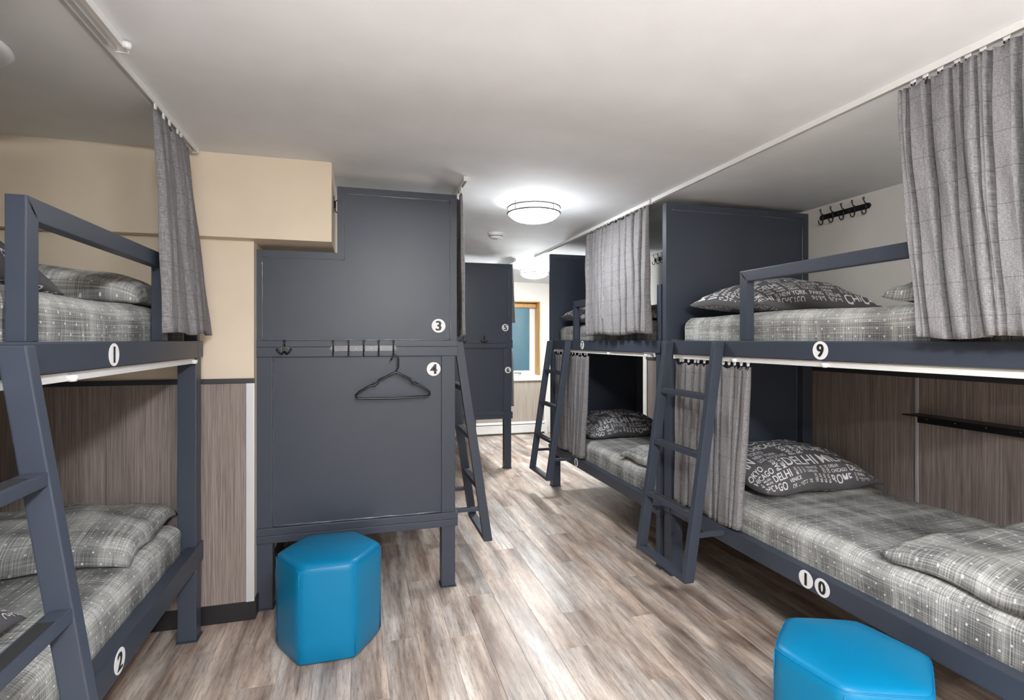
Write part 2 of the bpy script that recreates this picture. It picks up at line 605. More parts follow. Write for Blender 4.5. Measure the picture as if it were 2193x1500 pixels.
def number(parent, digit, o, right, up, nrm, r=0.038):
    """round white number sticker with its digit, on a bunk"""
    o, right, up, nrm = map(Vector, (o, right, up, nrm))
    bm = BM()
    n = 28
    ring = [bm.verts.new(o + r * (math.cos(2 * PI * k / n) * right + math.sin(2 * PI * k / n) * up) + 0.0012 * nrm) for k in range(n)]
    rin2 = [bm.verts.new(o + r * (math.cos(2 * PI * k / n) * right + math.sin(2 * PI * k / n) * up)) for k in range(n)]
    bm.faces.new(ring)
    for k in range(n):
        bm.faces.new((ring[k], rin2[k], rin2[(k + 1) % n], ring[(k + 1) % n]))
    d = finish(bm, 'number_disc', 'disc_white', parent)
    d['label'] = 'white round number %s' % digit
    co, tri, asp = text_tris(digit)
    h = r * 1.42
    wf = 0.95
    # heavier stems: draw the digit three times with small shifts
    V, F = [], []
    for sh in (-0.05, 0.0, 0.05):
        base = len(V)
        for c in co.tolist():
            p = o + (c[0] - asp / 2 + sh) * h * wf * right + (c[1] - 0.5) * h * up + (0.0018 + 0.0001 * (sh * 20 + 1)) * nrm
            V.append(p)
        F += [tuple(base + i for i in t) for t in tri]
    mesh_obj('digit', V, F, 'digit_black', d)


def bead(parent, a, b_, seed=0, r=0.0042):
    """lumpy weld bead"""
    a, b_ = Vector(a), Vector(b_)
    L = (b_ - a).length
    n = max(3, int(L / 0.03))
    rr = random.Random(seed)
    pts, rad = [], []
    for i in range(n + 1):
        p = a.lerp(b_, i / n)
        pts.append(p + Vector((rr.uniform(-1, 1), 0, rr.uniform(-1, 1))) * 0.0012)
        rad.append(r * rr.choice((0.45, 0.7, 1.0, 1.15)))
    bm = BM()
    tube(bm, pts, rad, 6)
    return finish(bm, 'weld_bead', 'weld', parent, True)




def bunk(label, loc, rz, W=1.08, lo=(0.36, 0.44), ladder=True, notch=False, nums=(), guard=(0.70, 1.66), end_lo=None, LB=2.05, foot_d=0.08, lad_y=(-0.118, -0.582)):
    """local frame: x into the bed from its open side, y runs from head (0) to foot (-LB)"""
    t = tag(empty('bunk_bed', loc, rz), label, 'bunk bed', 'steel bunk beds')
    S = 'steel'
    up = (1.355, 1.435)
    el = end_lo or lo
    # posts
    for hx0, hx1 in ((0.008, 0.088), (W - 0.088, W - 0.008)):
        p = boxo('post', S, t, hx0, hx1, -0.088, -0.008, 0.006, up[0], bevel=0.004)
        boxo('foot_plate', S, p, hx0 - 0.006, hx1 + 0.006, -0.094, -0.002, 0, 0.006)
    for i, (hx0, hx1) in enumerate(((0.008, 0.088), (W - 0.088, W - 0.008))):
        p = boxo('post', S, t, hx0, hx1, -LB + 0.008, -LB + 0.008 + foot_d, 0.006, up[0], bevel=0.004)
        boxo('foot_plate', S, p, hx0 - 0.006, hx1 + 0.006, -LB + 0.002, -LB + 0.014 + foot_d, 0, 0.006)
    boxo('foot_stub', S, t, 0.012, 0.07, -LB + 0.012, -LB + 0.055, up[1], 1.79, bevel=0.004)
    # rails
    for z0, z1 in (up, lo):
        boxo('side_rail', S, t, 0.0, 0.05, -LB + 0.09, -0.092, z0, z1, bevel=0.005)
        boxo('side_rail', S, t, W - 0.05, W, -LB + 0.09, -0.092, z0, z1, bevel=0.005)
        boxo('deck', 'deck_board', t, 0.05, W - 0.05, -LB + 0.09, -0.092, z0 + 0.012, z0 + 0.030)
        boxo('end_rail', S, t, 0.0, W, -LB, -LB + 0.09, z0, z1, bevel=0.005)
    boxo('end_rail', S, t, -0.006, W + 0.006, -0.092, 0.002, up[0] + 0.045, up[1], bevel=0.004)
    boxo('end_rail', S, t, -0.006, W + 0.006, -0.092, 0.002, up[0] - 0.008, up[0] + 0.0445, bevel=0.004)
    zm = (el[0] + el[1]) / 2
    boxo('end_rail', S, t, -0.006, W + 0.006, -0.092, 0.002, zm, el[1], bevel=0.004)
    boxo('end_rail', S, t, -0.006, W + 0.006, -0.092, 0.002, el[0], zm - 0.0005, bevel=0.004)
    # headboard, lower and upper
    boxo('lower_panel', S, t, 0.088, W - 0.088, -0.040, -0.022, el[1], up[0] - 0.008)
    zt, fr = 2.285, 0.036
    if notch:
        n0, nz = 0.664, 1.918          # bulkhead notch at the wall side
        out = [(0, up[1]), (W, up[1]), (W, nz), (n0, nz), (n0, zt), (0, zt)]
        inn = [(fr, up[1]), (W - fr, up[1]), (W - fr, nz - fr), (n0 - fr, nz - fr), (n0 - fr, zt - fr), (fr, zt - fr)]
    else:
        out = [(0, up[1]), (W, up[1]), (W, zt), (0, zt)]
        inn = [(fr, up[1]), (W - fr, up[1]), (W - fr, zt - fr), (fr, zt - fr)]
    bm = BM()
    n = len(out)
    for i in range(1, n):
        j = (i + 1) % n
        quad = [out[i], out[j], inn[j], inn[i]]
        prism(bm, quad, 'y', -0.045, -0.004)
    bmesh.ops.remove_doubles(bm, verts=bm.verts, dist=1e-5)
    finish(bm, 'headboard_frame', S, t)
    bm = BM()
    prism(bm, inn, 'y', -0.033, -0.012)
    hp = finish(bm, 'headboard', S, t)
    for side, yy in ((0, -0.0115), (1, -0.0335)):
        for k in range(n):
            a, b_ = inn[k], inn[(k + 1) % n]
            bead(hp, (a[0], yy, a[1] + (0.004 if k == 0 else 0)), (b_[0], yy, b_[1] + (0.004 if k == 0 else 0)), seed=k * 7 + side)
    lp = [c for c in t.children if c.name.startswith('lower_panel')][0]
    for yy in (-0.0215, -0.0405):
        bead(lp, (0.09, yy, el[1] + 0.003), (W - 0.09, yy, el[1] + 0.003), 3)
        bead(lp, (0.09, yy, el[1] + 0.02), (0.09, yy, up[0] - 0.03), 5, 0.0016)
        bead(lp, (W - 0.09, yy, el[1] + 0.02), (W - 0.09, yy, up[0] - 0.03), 6, 0.0016)
    # guard rail: two posts and a mitred bar
    if guard:
        g0, g1 = guard
        gx0, gx1 = 0.008, 0.05
        bm = BM()
        o_ = [(-g0, up[1]), (-g0, 1.78), (-g1, 1.78), (-g1, up[1])]
        i_ = [(-g0 - 0.052, up[1]), (-g0 - 0.052, 1.726), (-g1 + 0.052, 1.726), (-g1 + 0.052, up[1])]
        A = {}
        for xx in (gx0, gx1):
            A[xx] = ([bm.verts.new((xx, y, z)) for y, z in o_], [bm.verts.new((xx, y, z)) for y, z in i_])
        for xx in (gx0, gx1):
            oo, ii = A[xx]
            for k in range(3):
                bm.faces.new((oo[k], oo[k + 1], ii[k + 1], ii[k]))
        for w in (0, 1):
            for k in range(3):
                bm.faces.new((A[gx0][w][k], A[gx0][w][k + 1], A[gx1][w][k + 1], A[gx1][w][k]))
        for k in (0, 3):
            bm.faces.new((A[gx0][0][k], A[gx1][0][k], A[gx1][1][k], A[gx0][1][k]))
        finish(bm, 'guard_rail', S, t, bevel=0.003)
    if ladder:
        topz, botz = 1.428, 0.205
        tx, bx = -0.030, -0.212
        ya, yb = lad_y
        def lx(z):
            return tx + (bx - tx) * (topz - z) / (topz - botz)
        bm = BM()
        slant(bm, (tx, ya, topz), (bx, ya, botz), 0.054, 0.036)
        slant(bm, (tx, yb, topz), (bx, yb, botz), 0.054, 0.036)
        box(bm, bx - 0.027, bx + 0.027, yb + 0.018, ya - 0.018, botz, botz + 0.024)
        lad = finish(bm, 'ladder', S, t, bevel=0.004)
        for z in (1.125, 0.825, 0.520):
            rg = boxo('rung', S, lad, lx(z) - 0.022, lx(z) + 0.022, yb + 0.017, ya - 0.017, z, z + 0.030, bevel=0.004)
            o = boxo('grip_strip', 'grip_tape', rg, lx(z) - 0.015, lx(z) + 0.015, yb + 0.075, ya - 0.075, z + 0.0295, z + 0.0312)
            o['label'] = 'black anti-slip tape'
        for yy in (ya, yb):
            z = lo[1] - 0.03
            boxo('brace', S, lad, lx(z) + 0.02, 0.001, yy - 0.012, yy + 0.012, z - 0.012, z + 0.012, bevel=0.003)
    for dg, spot in nums:
        if spot[0] == 'rail':
            number(t, dg, (0.0, -spot[1], spot[2]), (0, -1, 0), (0, 0, 1), (-1, 0, 0), spot[3])
        elif spot[0] == 'head':
            number(t, dg, (spot[1], -0.012, spot[2]), (-1, 0, 0), (0, 0, 1), (0, 1, 0), 0.040)
        elif spot[0] == 'low':
            number(t, dg, (spot[1], -0.022, spot[2]), (-1, 0, 0), (0, 0, 1), (0, 1, 0), 0.040)
        else:
            number(t, dg, (spot[1], -0.008, spot[2]), (-1, 0, 0), (0, 0, 1), (0, 1, 0), 0.036)
    return t


A_L = (1.812, 2.96)
B_L = (1.80, 5.01)
C_L = (0.54, 3.09)
D_L = (-0.745, 0.90)
E_L = (1.63, 5.755)
A_LO, B_LO, C_LO, D_LO, E_LO = (0.385, 0.468), (0.335, 0.412), (0.355, 0.436), (0.36, 0.455), (0.56, 0.635)
bunk('charcoal steel bunk bed 9 and 10 with a blue stool by its lower rail', (*A_L, 0), 0, lo=A_LO,
     nums=(('9', ('rail', 1.195, 1.396, 0.038)), ('1', ('rail', 1.121, 0.427, 0.037)), ('0', ('rail', 1.204, 0.427, 0.037))), guard=(0.70, 1.68))
bunk('half curtained charcoal steel bunk bed 7 and 8, end to end with another bunk', (*B_L, 0), 0, W=1.0, lo=B_LO, LB=2.042, foot_d=0.05,
     nums=(('7', ('rail', 0.826, 1.395, 0.036)), ('8', ('rail', 0.694, 0.374, 0.036))), guard=(0.60, 1.66))
bunk('charcoal steel bunk bed 3 and 4 with notched headboard and hanger', (*C_L, 0), PI, lo=C_LO, notch=True,
     nums=(('3', ('head', 0.105, 1.521)), ('4', ('low', 0.132, 1.270))))
bunk('charcoal steel bunk bed 1 and 2 against the cream alcove wall', (*D_L, 0), PI, lo=D_LO, lad_y=(-0.035, -0.500),
     nums=(('1', ('rail', 1.056, 1.393, 0.036)), ('2', ('rail', 1.097, 0.408, 0.040))), guard=(0.614, 1.57))
bunk('charcoal steel bunk bed 5 and 6 standing before the window', (*E_L, 0), PI, lo=E_LO, ladder=False, LB=1.99, end_lo=(0.56, 0.635),
     nums=(('5', ('head', 0.076, 1.575)), ('6', ('post', 0.046, 1.102))))


def to_world(L, rz, lx, ly):
    s = 1 if rz == 0 else -1
    return L[0] + s * lx, L[1] + s * ly


# ------------------------------------------------------------------ mattresses


def mattress(label, L, rz, z0, z1, W=0.92, seed=0, group='plaid covered mattresses'):
    length = 1.80 if L is E_L else 1.86
    x0, x1 = 0.058, 0.058 + W
    y0, y1 = -0.11 - length, -0.11
    rad = 0.062
    nx, ny, nz = 22, 40, 8
    verts, uvs, faces = [], [], []
    idx = {}

    def vert(i, j, k):
        key = (i, j, k)
        if key in idx:
            return idx[key]
        p = Vector((x0 + (x1 - x0) * i / nx, y0 + (y1 - y0) * j / ny, z0 + (z1 - z0) * k / nz))
        c = Vector((min(max(p.x, x0 + rad), x1 - rad), min(max(p.y, y0 + rad), y1 - rad), min(max(p.z, z0 + rad * 0.8), z1 - rad)))
        d = p - c
        if d.length > 1e-6:
            q = c + d.normalized() * min(rad, max(abs(d.x), abs(d.y), abs(d.z)))
        else:
            q = p
        up = max(0, (p.z - z0) / (z1 - z0))
        w = noise.noise(Vector((q.x * 3, q.y * 3, seed * 7.3)))
        w2 = noise.noise(Vector((q.x * 11, q.y * 9, q.z * 14 + seed)))
        q.z += (0.010 * w + 0.003 * w2) * up
        if i in (0, nx):
            q.x += 0.006 * noise.noise(Vector((q.y * 5, q.z * 12, seed))) + 0.003 * w2
        idx[key] = len(verts)
        verts.append(q - Vector((0.5, -1.0, z0)))
        u = p.y
        v = p.x
        if i == 0:
            v = x0 - (z1 - p.z)
        elif i == nx:
            v = x1 + (z1 - p.z)
        elif j == 0:
            u = y0 - (z1 - p.z)
        elif j == ny:
            u = y1 + (z1 - p.z)
        uvs.append((u, v))
        return idx[key]
    for i in range(nx):
        for j in range(ny):
            for k in (0, nz):
                faces.append([vert(i, j, k), vert(i + 1, j, k), vert(i + 1, j + 1, k), vert(i, j + 1, k)][::1 if k else -1])
    for j in range(ny):
        for k in range(nz):
            for i in (0, nx):
                faces.append([vert(i, j, k), vert(i, j + 1, k), vert(i, j + 1, k + 1), vert(i, j, k + 1)][::1 if i else -1])
    for i in range(nx):
        for k in range(nz):
            for j in (0, ny):
                faces.append([vert(i, j, k), vert(i + 1, j, k), vert(i + 1, j, k + 1), vert(i, j, k + 1)][::-1 if j else 1])
    o = mesh_obj('mattress', verts, faces, 'plaid', smooth=True, uvs=uvs)
    wx, wy = to_world(L, rz, 0.5, -1.0)
    o.location = (wx, wy, z0)
    o.rotation_euler.z = rz
    return tag(o, label, 'mattress', group)


UPZ = (1.386, 1.575)
MAT_LABEL = {
    '9': 'grey plaid mattress on top bunk 9 below the wall coat rack',
    '10': 'grey plaid mattress on bottom bunk 10 behind the blue stool',
    '7': 'grey plaid mattress on top bunk 7, mostly hidden by a half drawn curtain',
    '8': 'grey plaid mattress on bottom bunk 8, seen between two ladders',
    '1': 'grey plaid mattress on top bunk 1 in front of the cream wall',
    '2': 'grey plaid mattress on bottom bunk 2 in front of the wood panelling',
    '3': 'grey plaid mattress on the top bunk of the notched headboard bed',
    '4': 'grey plaid mattress on the bottom bunk of the notched headboard bed',
    '5': 'grey plaid mattress on the top bunk next to the window',
    '6': 'grey plaid mattress on the bottom bunk next to the heater',
}
for L, rz, lo, nu, nl, W in ((A_L, 0, A_LO, '9', '10', 0.92), (B_L, 0, B_LO, '7', '8', 0.86), (C_L, PI, C_LO, '3', '4', 0.92), (D_L, PI, D_LO, '1', '2', 0.92), (E_L, PI, E_LO, '5', '6', 0.92)):
    mattress(MAT_LABEL[nu], L, rz, *UPZ, W=W, seed=int(nu))
    mattress(MAT_LABEL[nl], L, rz, lo[0] + 0.031, lo[0] + 0.229, W=W, seed=int(nl))

# ------------------------------------------------------------------ pillows with city names, folded duvets


class Pad:
    """puffy rectangle: w along x, d along y, thickness T"""
    def __init__(self, w, d, T, seed, pw=0.55, flat=0.45, pinch=0.06, wr=0.006):
        self.w, self.d, self.T, self.seed, self.pw, self.flat, self.pinch, self.wr = w, d, T, seed, pw, flat, pinch, wr

    def at(self, s, t, side, off=0.0):
        s, t = np.asarray(s, float), np.asarray(t, float)

        def f(q):
            return 0.5 * q + 0.5 * np.sin(PI * q / 2)

        def P(s, t):
            e = np.clip(np.cos(PI * s / 2), 0, 1) * np.clip(np.cos(PI * t / 2), 0, 1)
            h = self.T / 2 * np.power(e + 1e-9, self.pw)
            x = f(s) * self.w / 2 * (1 - self.pinch * (1 - t * t))
            y = f(t) * self.d / 2 * (1 - self.pinch * 1.2 * (1 - s * s))
            k = self.seed
            wr = self.wr * (np.sin(9 * s + 5 * t + k) + 0.7 * np.sin(-6 * s + 11 * t + 2.1 * k) + 0.8 * np.sin(17 * s * t + 3 * k + 4 * s)) * np.power(np.clip(e, 0, 1), 0.3)
            edge = 1 - np.power(np.clip(e, 0, 1), 0.25)
            z = np.where(side > 0, h * (2 - self.flat) + wr, -h * self.flat + 0.3 * wr) + 0.012 * edge * np.sin(7 * s + 6 * t + k)
            return np.stack([x, y, z + self.T / 2 * self.flat], -1)
        p = P(s, t)
        if off:
            e = 1e-3
            a = P(s + e, t) - P(s - e, t)
            b_ = P(s, t + e) - P(s, t - e)
            n = np.cross(a, b_)
            n /= (np.linalg.norm(n, axis=-1, keepdims=True) + 1e-12)
            p = p + n * off * (1 if side > 0 else -1)
        return p

    def mesh(self, name, mat, parent=None, nu=44, nv=32):
        V, UV, F = [], [], []
        idx = {}
        ss, ts = np.linspace(-1, 1, nu + 1), np.linspace(-1, 1, nv + 1)
        for side in (1, -1):
            S, T = np.meshgrid(ss, ts, indexing='ij')
            P = self.at(S, T, side)
            for i in range(nu + 1):
                for j in range(nv + 1):
                    rim = i in (0, nu) or j in (0, nv)
                    if side < 0 and rim:
                        idx[(side, i, j)] = idx[(1, i, j)]
                        continue
                    idx[(side, i, j)] = len(V)
                    V.append(P[i, j])
                    UV.append((ss[i] * self.w / 2, ts[j] * self.d / 2))
            for i in range(nu):
                for j in range(nv):
                    q = [idx[(side, i, j)], idx[(side, i + 1, j)], idx[(side, i + 1, j + 1)], idx[(side, i, j + 1)]]
                    F.append(q if side > 0 else q[::-1])
        return mesh_obj(name, V, F, mat, parent, True, UV)


CITIES = ['ROME', 'NEW YORK', 'VENICE', 'CHICAGO', 'LONDON', 'TOKYO', 'PARIS', 'DELHI', 'MILAN', 'LOS ANGELES']


def layout(w, d, seed):
    """rows of city names, some upright, some turned, filling w x d"""
    rr = random.Random(seed)
    out = []       # (word, x, y, height, angle, xscale)
    y = -d / 2
    XS = 0.80
    while y < d / 2:
        rh = rr.choice((0.052, 0.068, 0.085, 0.10))
        x = -w / 2 + rr.uniform(-0.12, 0)
        while x < w / 2:
            mode = rr.random()
            if mode < 0.34:
                c = rr.choice(CITIES)
                h = rh - 0.012
                if h > 0.062:
                    h = 0.062
                out.append((c, x, y + (rh - h) / 2, h, 0, XS))
                x += text_tris(c)[2] * h * XS + 0.022
            elif mode < 0.70:
                k = 2 if rh < 0.09 else 3
                hh = rh / k - 0.008
                wmax = 0
                for q in range(k):
                    c = rr.choice(CITIES)
                    out.append((c, x, y + q * rh / k + 0.004, hh, 0, XS))
                    wmax = max(wmax, text_tris(c)[2] * hh * XS)
                x += wmax + 0.018
            else:
                c = rr.choice(['ROME', 'PARIS', 'TOKYO', 'DELHI', 'MILAN'])
                h = min(0.040, (rh - 0.008) / (text_tris(c)[2] * XS))
                out.append((c, x + h, y + 0.004, h, 1, XS))
                x += h + 0.010
        y += rh
    return out


def split_tris(co, tri, maxlen):
    co = [tuple(c) for c in co]
    out = []
    stack = [tuple(t) for t in tri]
    cache = {}
    while stack:
        t = stack.pop()
        best, bl = None, maxlen
        for k in range(3):
            a, b_ = co[t[k]], co[t[(k + 1) % 3]]
            l = math.hypot(a[0] - b_[0], a[1] - b_[1])
            if l > bl:
                best, bl = k, l
        if best is None:
            out.append(t)
            continue
        i, j, k = t[best], t[(best + 1) % 3], t[(best + 2) % 3]
        key = (min(i, j), max(i, j))
        if key not in cache:
            cache[key] = len(co)
            co.append(((co[i][0] + co[j][0]) / 2, (co[i][1] + co[j][1]) / 2))
        m_ = cache[key]
        stack += [(i, m_, k), (m_, j, k)]
    return co, out


def print_tris(w, d, seed, maxlen=0.022):
    V, F = [], []
    for c, x, y, h, rot, xs in layout(w, d, seed):
        co, tri, asp = text_tris(c)
        if rot:
            pts = np.stack([x - co[:, 1] * h, y + co[:, 0] * h * xs], 1)
        else:
            pts = np.stack([x + co[:, 0] * h * xs, y + co[:, 1] * h], 1)
        p2, t2 = split_tris(pts, tri, maxlen)
        p2 = np.array(p2)
        lim = (np.abs(p2[:, 0]) < w / 2 * 0.98) & (np.abs(p2[:, 1]) < d / 2 * 0.975)
        base = len(V)
        V += list(p2)
        F += [tuple(base + i for i in t) for t in t2 if lim[list(t)].all()]
    return np.array(V), F


def add_print(pad, parent, seed):
    for side in (1, -1):
        V, F = print_tris(pad.w, pad.d, seed + (50 if side < 0 else 0))
        used = sorted({i for f in F for i in f})
        remap = {u: k for k, u in enumerate(used)}
        V = V[used]
        F = [tuple(remap[i] for i in f) for f in F]
        P = pad.at(V[:, 0] / (pad.w / 2), V[:, 1] / (pad.d / 2), side, 0.0016)
        o = mesh_obj('city_name_print', P, F, 'print_white', parent)
        o['label'] = 'pale printed city names'


PW, PD = 0.82, 0.58
protos = {}


def pillow(label, loc, rot, seed, T=0.20):
    key = (seed, T)
    if key in protos:
        src = protos[key]
        o = src.copy()
        C.objects.link(o)
        for ch in src.children:
            c = ch.copy()
            C.objects.link(c)
            c.parent = o
    else:
        pad = Pad(PW, PD, T, seed, pinch=0.05, wr=0.005)
        o = pad.mesh('pillow', 'pillow_grey')
        add_print(pad, o, seed)
        protos[key] = o
    o.location = loc
    o.rotation_euler = rot
    return tag(o, label, 'pillow', 'city name pillows')


R = math.radians
lz = lambda lo: lo[0] + 0.229
pillow('dark grey city-name pillow propped at the headboard of upper bunk 9', (2.315, 2.525, UPZ[1] + 0.008), (R(4), 0, R(1)), 1)
pillow('dark grey city-name pillow propped on the mattress of lower bunk 10', (2.365, 2.56, lz(A_LO) + 0.022), (R(7), R(1), R(3)), 2)
pillow('dark grey city-name pillow behind the ladder of upper bunk 7', (2.26, 4.57, UPZ[1] + 0.012), (R(5), 0, R(-2)), 1)
pillow('dark grey city-name pillow lying on lower bunk 8', (2.30, 4.57, lz(B_LO) + 0.022), (R(8), 0, R(2)), 2, 0.18)
pillow('dark grey city-name pillow on upper bunk 1 by the ladder', (-1.10, 1.46, UPZ[1] - 0.004), (R(0), R(5), R(95)), 3, 0.21)
pillow('dark grey city-name pillow on lower bunk 2 behind the ladder rungs', (-1.21, 1.49, lz(D_LO) - 0.006), (R(0), R(2), R(94)), 3, 0.24)


def duvet(label, x, y, z, rz, w=0.90, d=0.56, T=0.13, seed=1, tilt=0.0):
    pad = Pad(w, d, T, seed, pw=0.36, flat=0.30, pinch=0.03, wr=0.006)
    o = pad.mesh('folded_duvet', 'plaid')
    o.location = (x, y, z)
    o.rotation_euler = (tilt, 0, rz)
    return tag(o, label, 'duvet', 'folded plaid duvets')


duvet('folded grey plaid duvet on bottom bunk 10 below the black ledge', 2.325, 1.27, lz(A_LO) - 0.004, R(-2), seed=1)
duvet('folded grey plaid duvet half behind the curtain of upper bunk 9', 2.335, 1.29, UPZ[1] - 0.004, R(2), seed=2, T=0.14)
duvet('folded grey plaid duvet on top bunk 1 against the cream wall', -1.27, 2.60, UPZ[1] - 0.004, R(2), seed=3, T=0.16)
duvet('folded grey plaid duvet on bottom bunk 2 against wood panelling', -1.285, 2.60, lz(D_LO) - 0.004, R(2), seed=4, T=0.14, d=0.62)
duvet('folded grey plaid duvet on bottom bunk 8, mostly behind the next ladder', 2.285, 3.36, lz(B_LO) - 0.004, R(2), w=0.84, seed=5)
duvet('folded grey plaid duvet behind the curtain of upper bunk 7', 2.285, 3.40, UPZ[1] - 0.004, R(-1), w=0.84, seed=6)

# ------------------------------------------------------------------ curtain tracks and curtains


def track(label, X, y0, y1, zt, h=0.024, w=0.022, clips=()):
    t = tag(empty('curtain_track', (X, (y0 + y1) / 2, zt - h)), label, 'curtain track')
    ym = (y0 + y1) / 2
    bm = BM()
    l = (y1 - y0) / 2
    # channel profile, open below
    for a, b_, c, d in ((-w / 2, w / 2, h - 0.006, h), (-w / 2, -w / 2 + 0.004, 0, h - 0.006), (w / 2 - 0.004, w / 2, 0, h - 0.006)):
        box(bm, a, b_, -l, l, c, d)
    finish(bm, 'channel', 'track_white', t)
    for sgn in (-1, 1):
        boxo('end_cap', 'white_plastic', t, -w / 2 - 0.002, w / 2 + 0.002, sgn * l, sgn * (l + 0.008), -0.002, h, bevel=0.002)
    for cy in clips:
        bm = BM()
        lathe(bm, [(0, -0.006), (0.010, -0.005), (0.013, 0.004), (0.013, 0.012), (0, 0.013)], 0, 0, 12)
        for v in bm.verts:
            v.co += Vector((-w / 2 - 0.008 if X > 0 else w / 2 + 0.008, cy - ym, 0.004))
        finish(bm, 'clip', 'white_plastic', t, True)
    return t


def curtain(label, X, y0, y1, zt, zb, nf, amp, seed, y0b=None, y1b=None, gl=None, xb=None, track_z=None, hem=0.006, out=None):
    """cloth hung in the plane X, from y0 to y1 at the top and y0b to y1b at the hem"""
    y0b = y0 if y0b is None else y0b
    y1b = y1 if y1b is None else y1b
    xb = X if xb is None else xb
    rr = random.Random(seed)
    root = tag(empty('curtain', (X, (y0 + y1) / 2, zb)), label, 'curtain', 'grey privacy curtains')
    nu, nv = nf * 20, 30
    ph = [rr.uniform(0, 6.28) for _ in range(6)]
    wd = [rr.uniform(0.45, 1.7) for _ in range(nf)]
    tot = sum(wd)
    bk = [0.0]
    for w_ in wd:
        bk.append(bk[-1] + w_ / tot)
    sl = [0.0] + [rr.uniform(-0.38, 0.38) / nf for _ in range(nf - 1)] + [0.0]
    d0 = [rr.uniform(0.45, 1.15) for _ in range(nf + 1)]
    d1 = [rr.uniform(0.25, 1.25) for _ in range(nf + 1)]
    lift = [rr.uniform(-0.5, 0.5) for _ in range(nf)]
    out_s = -1 if out is None else out
    VK = 4.2
    V, UV, F = [], [], []
    cw = nf * 0.13
    org = Vector(root.location)
    for i in range(nu + 1):
        s = i / nu
        for j in range(nv + 1):
            t = j / nv
            B = [b0 + q * t for b0, q in zip(bk, sl)]
            k = 0
            while k < nf - 1 and s > B[k + 1]:
                k += 1
            f = min(1, max(0, (s - B[k]) / max(1e-4, B[k + 1] - B[k])))
            dep = lambda q: d0[q] * (1 - t) + d1[q] * t
            da, db_ = dep(k), dep(k + 1)
            # broad flat pleats with narrow valleys at their borders
            val = 1 - 2 * (da * max(0, 1 - f * VK) ** 2 + db_ * max(0, 1 - (1 - f) * VK) ** 2)
            g = 0.6 + 0.4 * min(1, t * 3) + 0.15 * t
            sway = 0.5 * math.sin(2 * PI * s * 1.6 + ph[3] + 0.8 * t) + lift[k] * math.sin(PI * f)
            wr_ = 0.15 * math.sin(9 * t + 14 * s + ph[2]) * math.sin(23 * s + 4 * t + ph[5])
            x = X + (xb - X) * t + out_s * amp * g * (val * 0.75 + sway * 0.55 + wr_)
            ya = y0 + (y1 - y0) * s
            yb_ = y0b + (y1b - y0b) * s
            e = t ** 1.2
            pull = (da * max(0, 1 - f * VK) - db_ * max(0, 1 - (1 - f) * VK)) * (y1 - y0) / nf * 0.10
            y = ya * (1 - e) + yb_ * e + pull
            sag = 0.012 * (0.5 - 0.5 * math.cos(2 * PI * f)) * max(0, 1 - t * 6)
            z = zt + (zb - zt) * t - sag + (hem * math.sin(2 * PI * s * 1.7 + ph[4]) + 0.004 * lift[k] * math.sin(PI * f)) * t
            V.append(Vector((x, y, z)) - org)
            UV.append((s * cw, (zt - z)))
    for i in range(nu):
        for j in range(nv):
            a = i * (nv + 1) + j
            F.append((a, a + nv + 1, a + nv + 2, a + 1))
    cl = mesh_obj('cloth', V, F, 'curtain_cloth', root, True, UV)
    md = cl.modifiers.new('thickness', 'SOLIDIFY')
    md.thickness = 0.0018
    tz = track_z if track_z else zt + 0.03
    ng = gl or nf + 1
    for q in range(ng):
        s = (q + 0.25 + rr.uniform(-0.25, 0.25)) / ng
        s = min(0.985, max(0.015, s))
        vi = int(round(s * nu)) * (nv + 1)
        p = V[vi] + org
        bm = BM()
        gz0, gz1 = zt + 0.004, tz + 0.004
        vs = []
        for z, hw in ((gz0, 0.0050), (gz1, 0.0095)):
            for dx, dy in ((-0.003, -hw), (0.003, -hw), (0.003, hw), (-0.003, hw)):
                vs.append(bm.verts.new(Vector((X + dx, p.y + dy, z)) - org))
        bm.faces.new(vs[:4])
        bm.faces.new(vs[4:])
        for a in range(4):
            b_ = (a + 1) % 4
            bm.faces.new((vs[a], vs[b_], vs[4 + b_], vs[4 + a]))
        g = finish(bm, 'glider', 'white_plastic', root)
        bm = BM()
        pts = []
        for a in range(9):
            an = -0.5 * PI + 1.6 * PI * a / 8
            pts.append(Vector((X, p.y + 0.006 * math.cos(an), zt + 0.002 + 0.009 * math.sin(an))) - org)
        pts.append(Vector((p.x, p.y, zt - 0.016)) - org)
        tube(bm, pts, 0.0026, 5)
        finish(bm, 'hook', 'black_metal', g, True)
    return root


TX = 1.788
cz = ceil_z(TX)
track('white ceiling curtain track above the coat rack of bunk 9', TX, 0.85, 3.02, cz, clips=())
track('white ceiling curtain track holding the half drawn curtain of bunk 7', TX, 3.06, 5.40, cz)
track('white curtain track under the rail carrying the number 9', 1.838, 1.07, 2.85, 1.352, clips=(1.75, 2.3))
track('white curtain track under the upper rail of the half curtained bunk 7', 1.826, 3.12, 4.90, 1.352, clips=(3.15, 3.7))
track('bare white curtain track under the upper rail of bunk 1', -0.771, 1.07, 2.85, 1.352, clips=(1.72, 2.83))
track('long white ceiling curtain track over bunk 1', -0.768, 0.6, 2.90, 2.368, w=0.024)
track('short white ceiling curtain track ending beside the longer one over bunk 1', -0.722, 0.3, 1.95, 2.368, w=0.034, clips=(1.92,))
track('white ceiling curtain track ending at the notched headboard', 0.575, 3.00, 5.10, ceil_z(0.575))
track('white ceiling curtain track in front of the window bunk', 1.655, 5.73, 7.70, ceil_z(1.655))

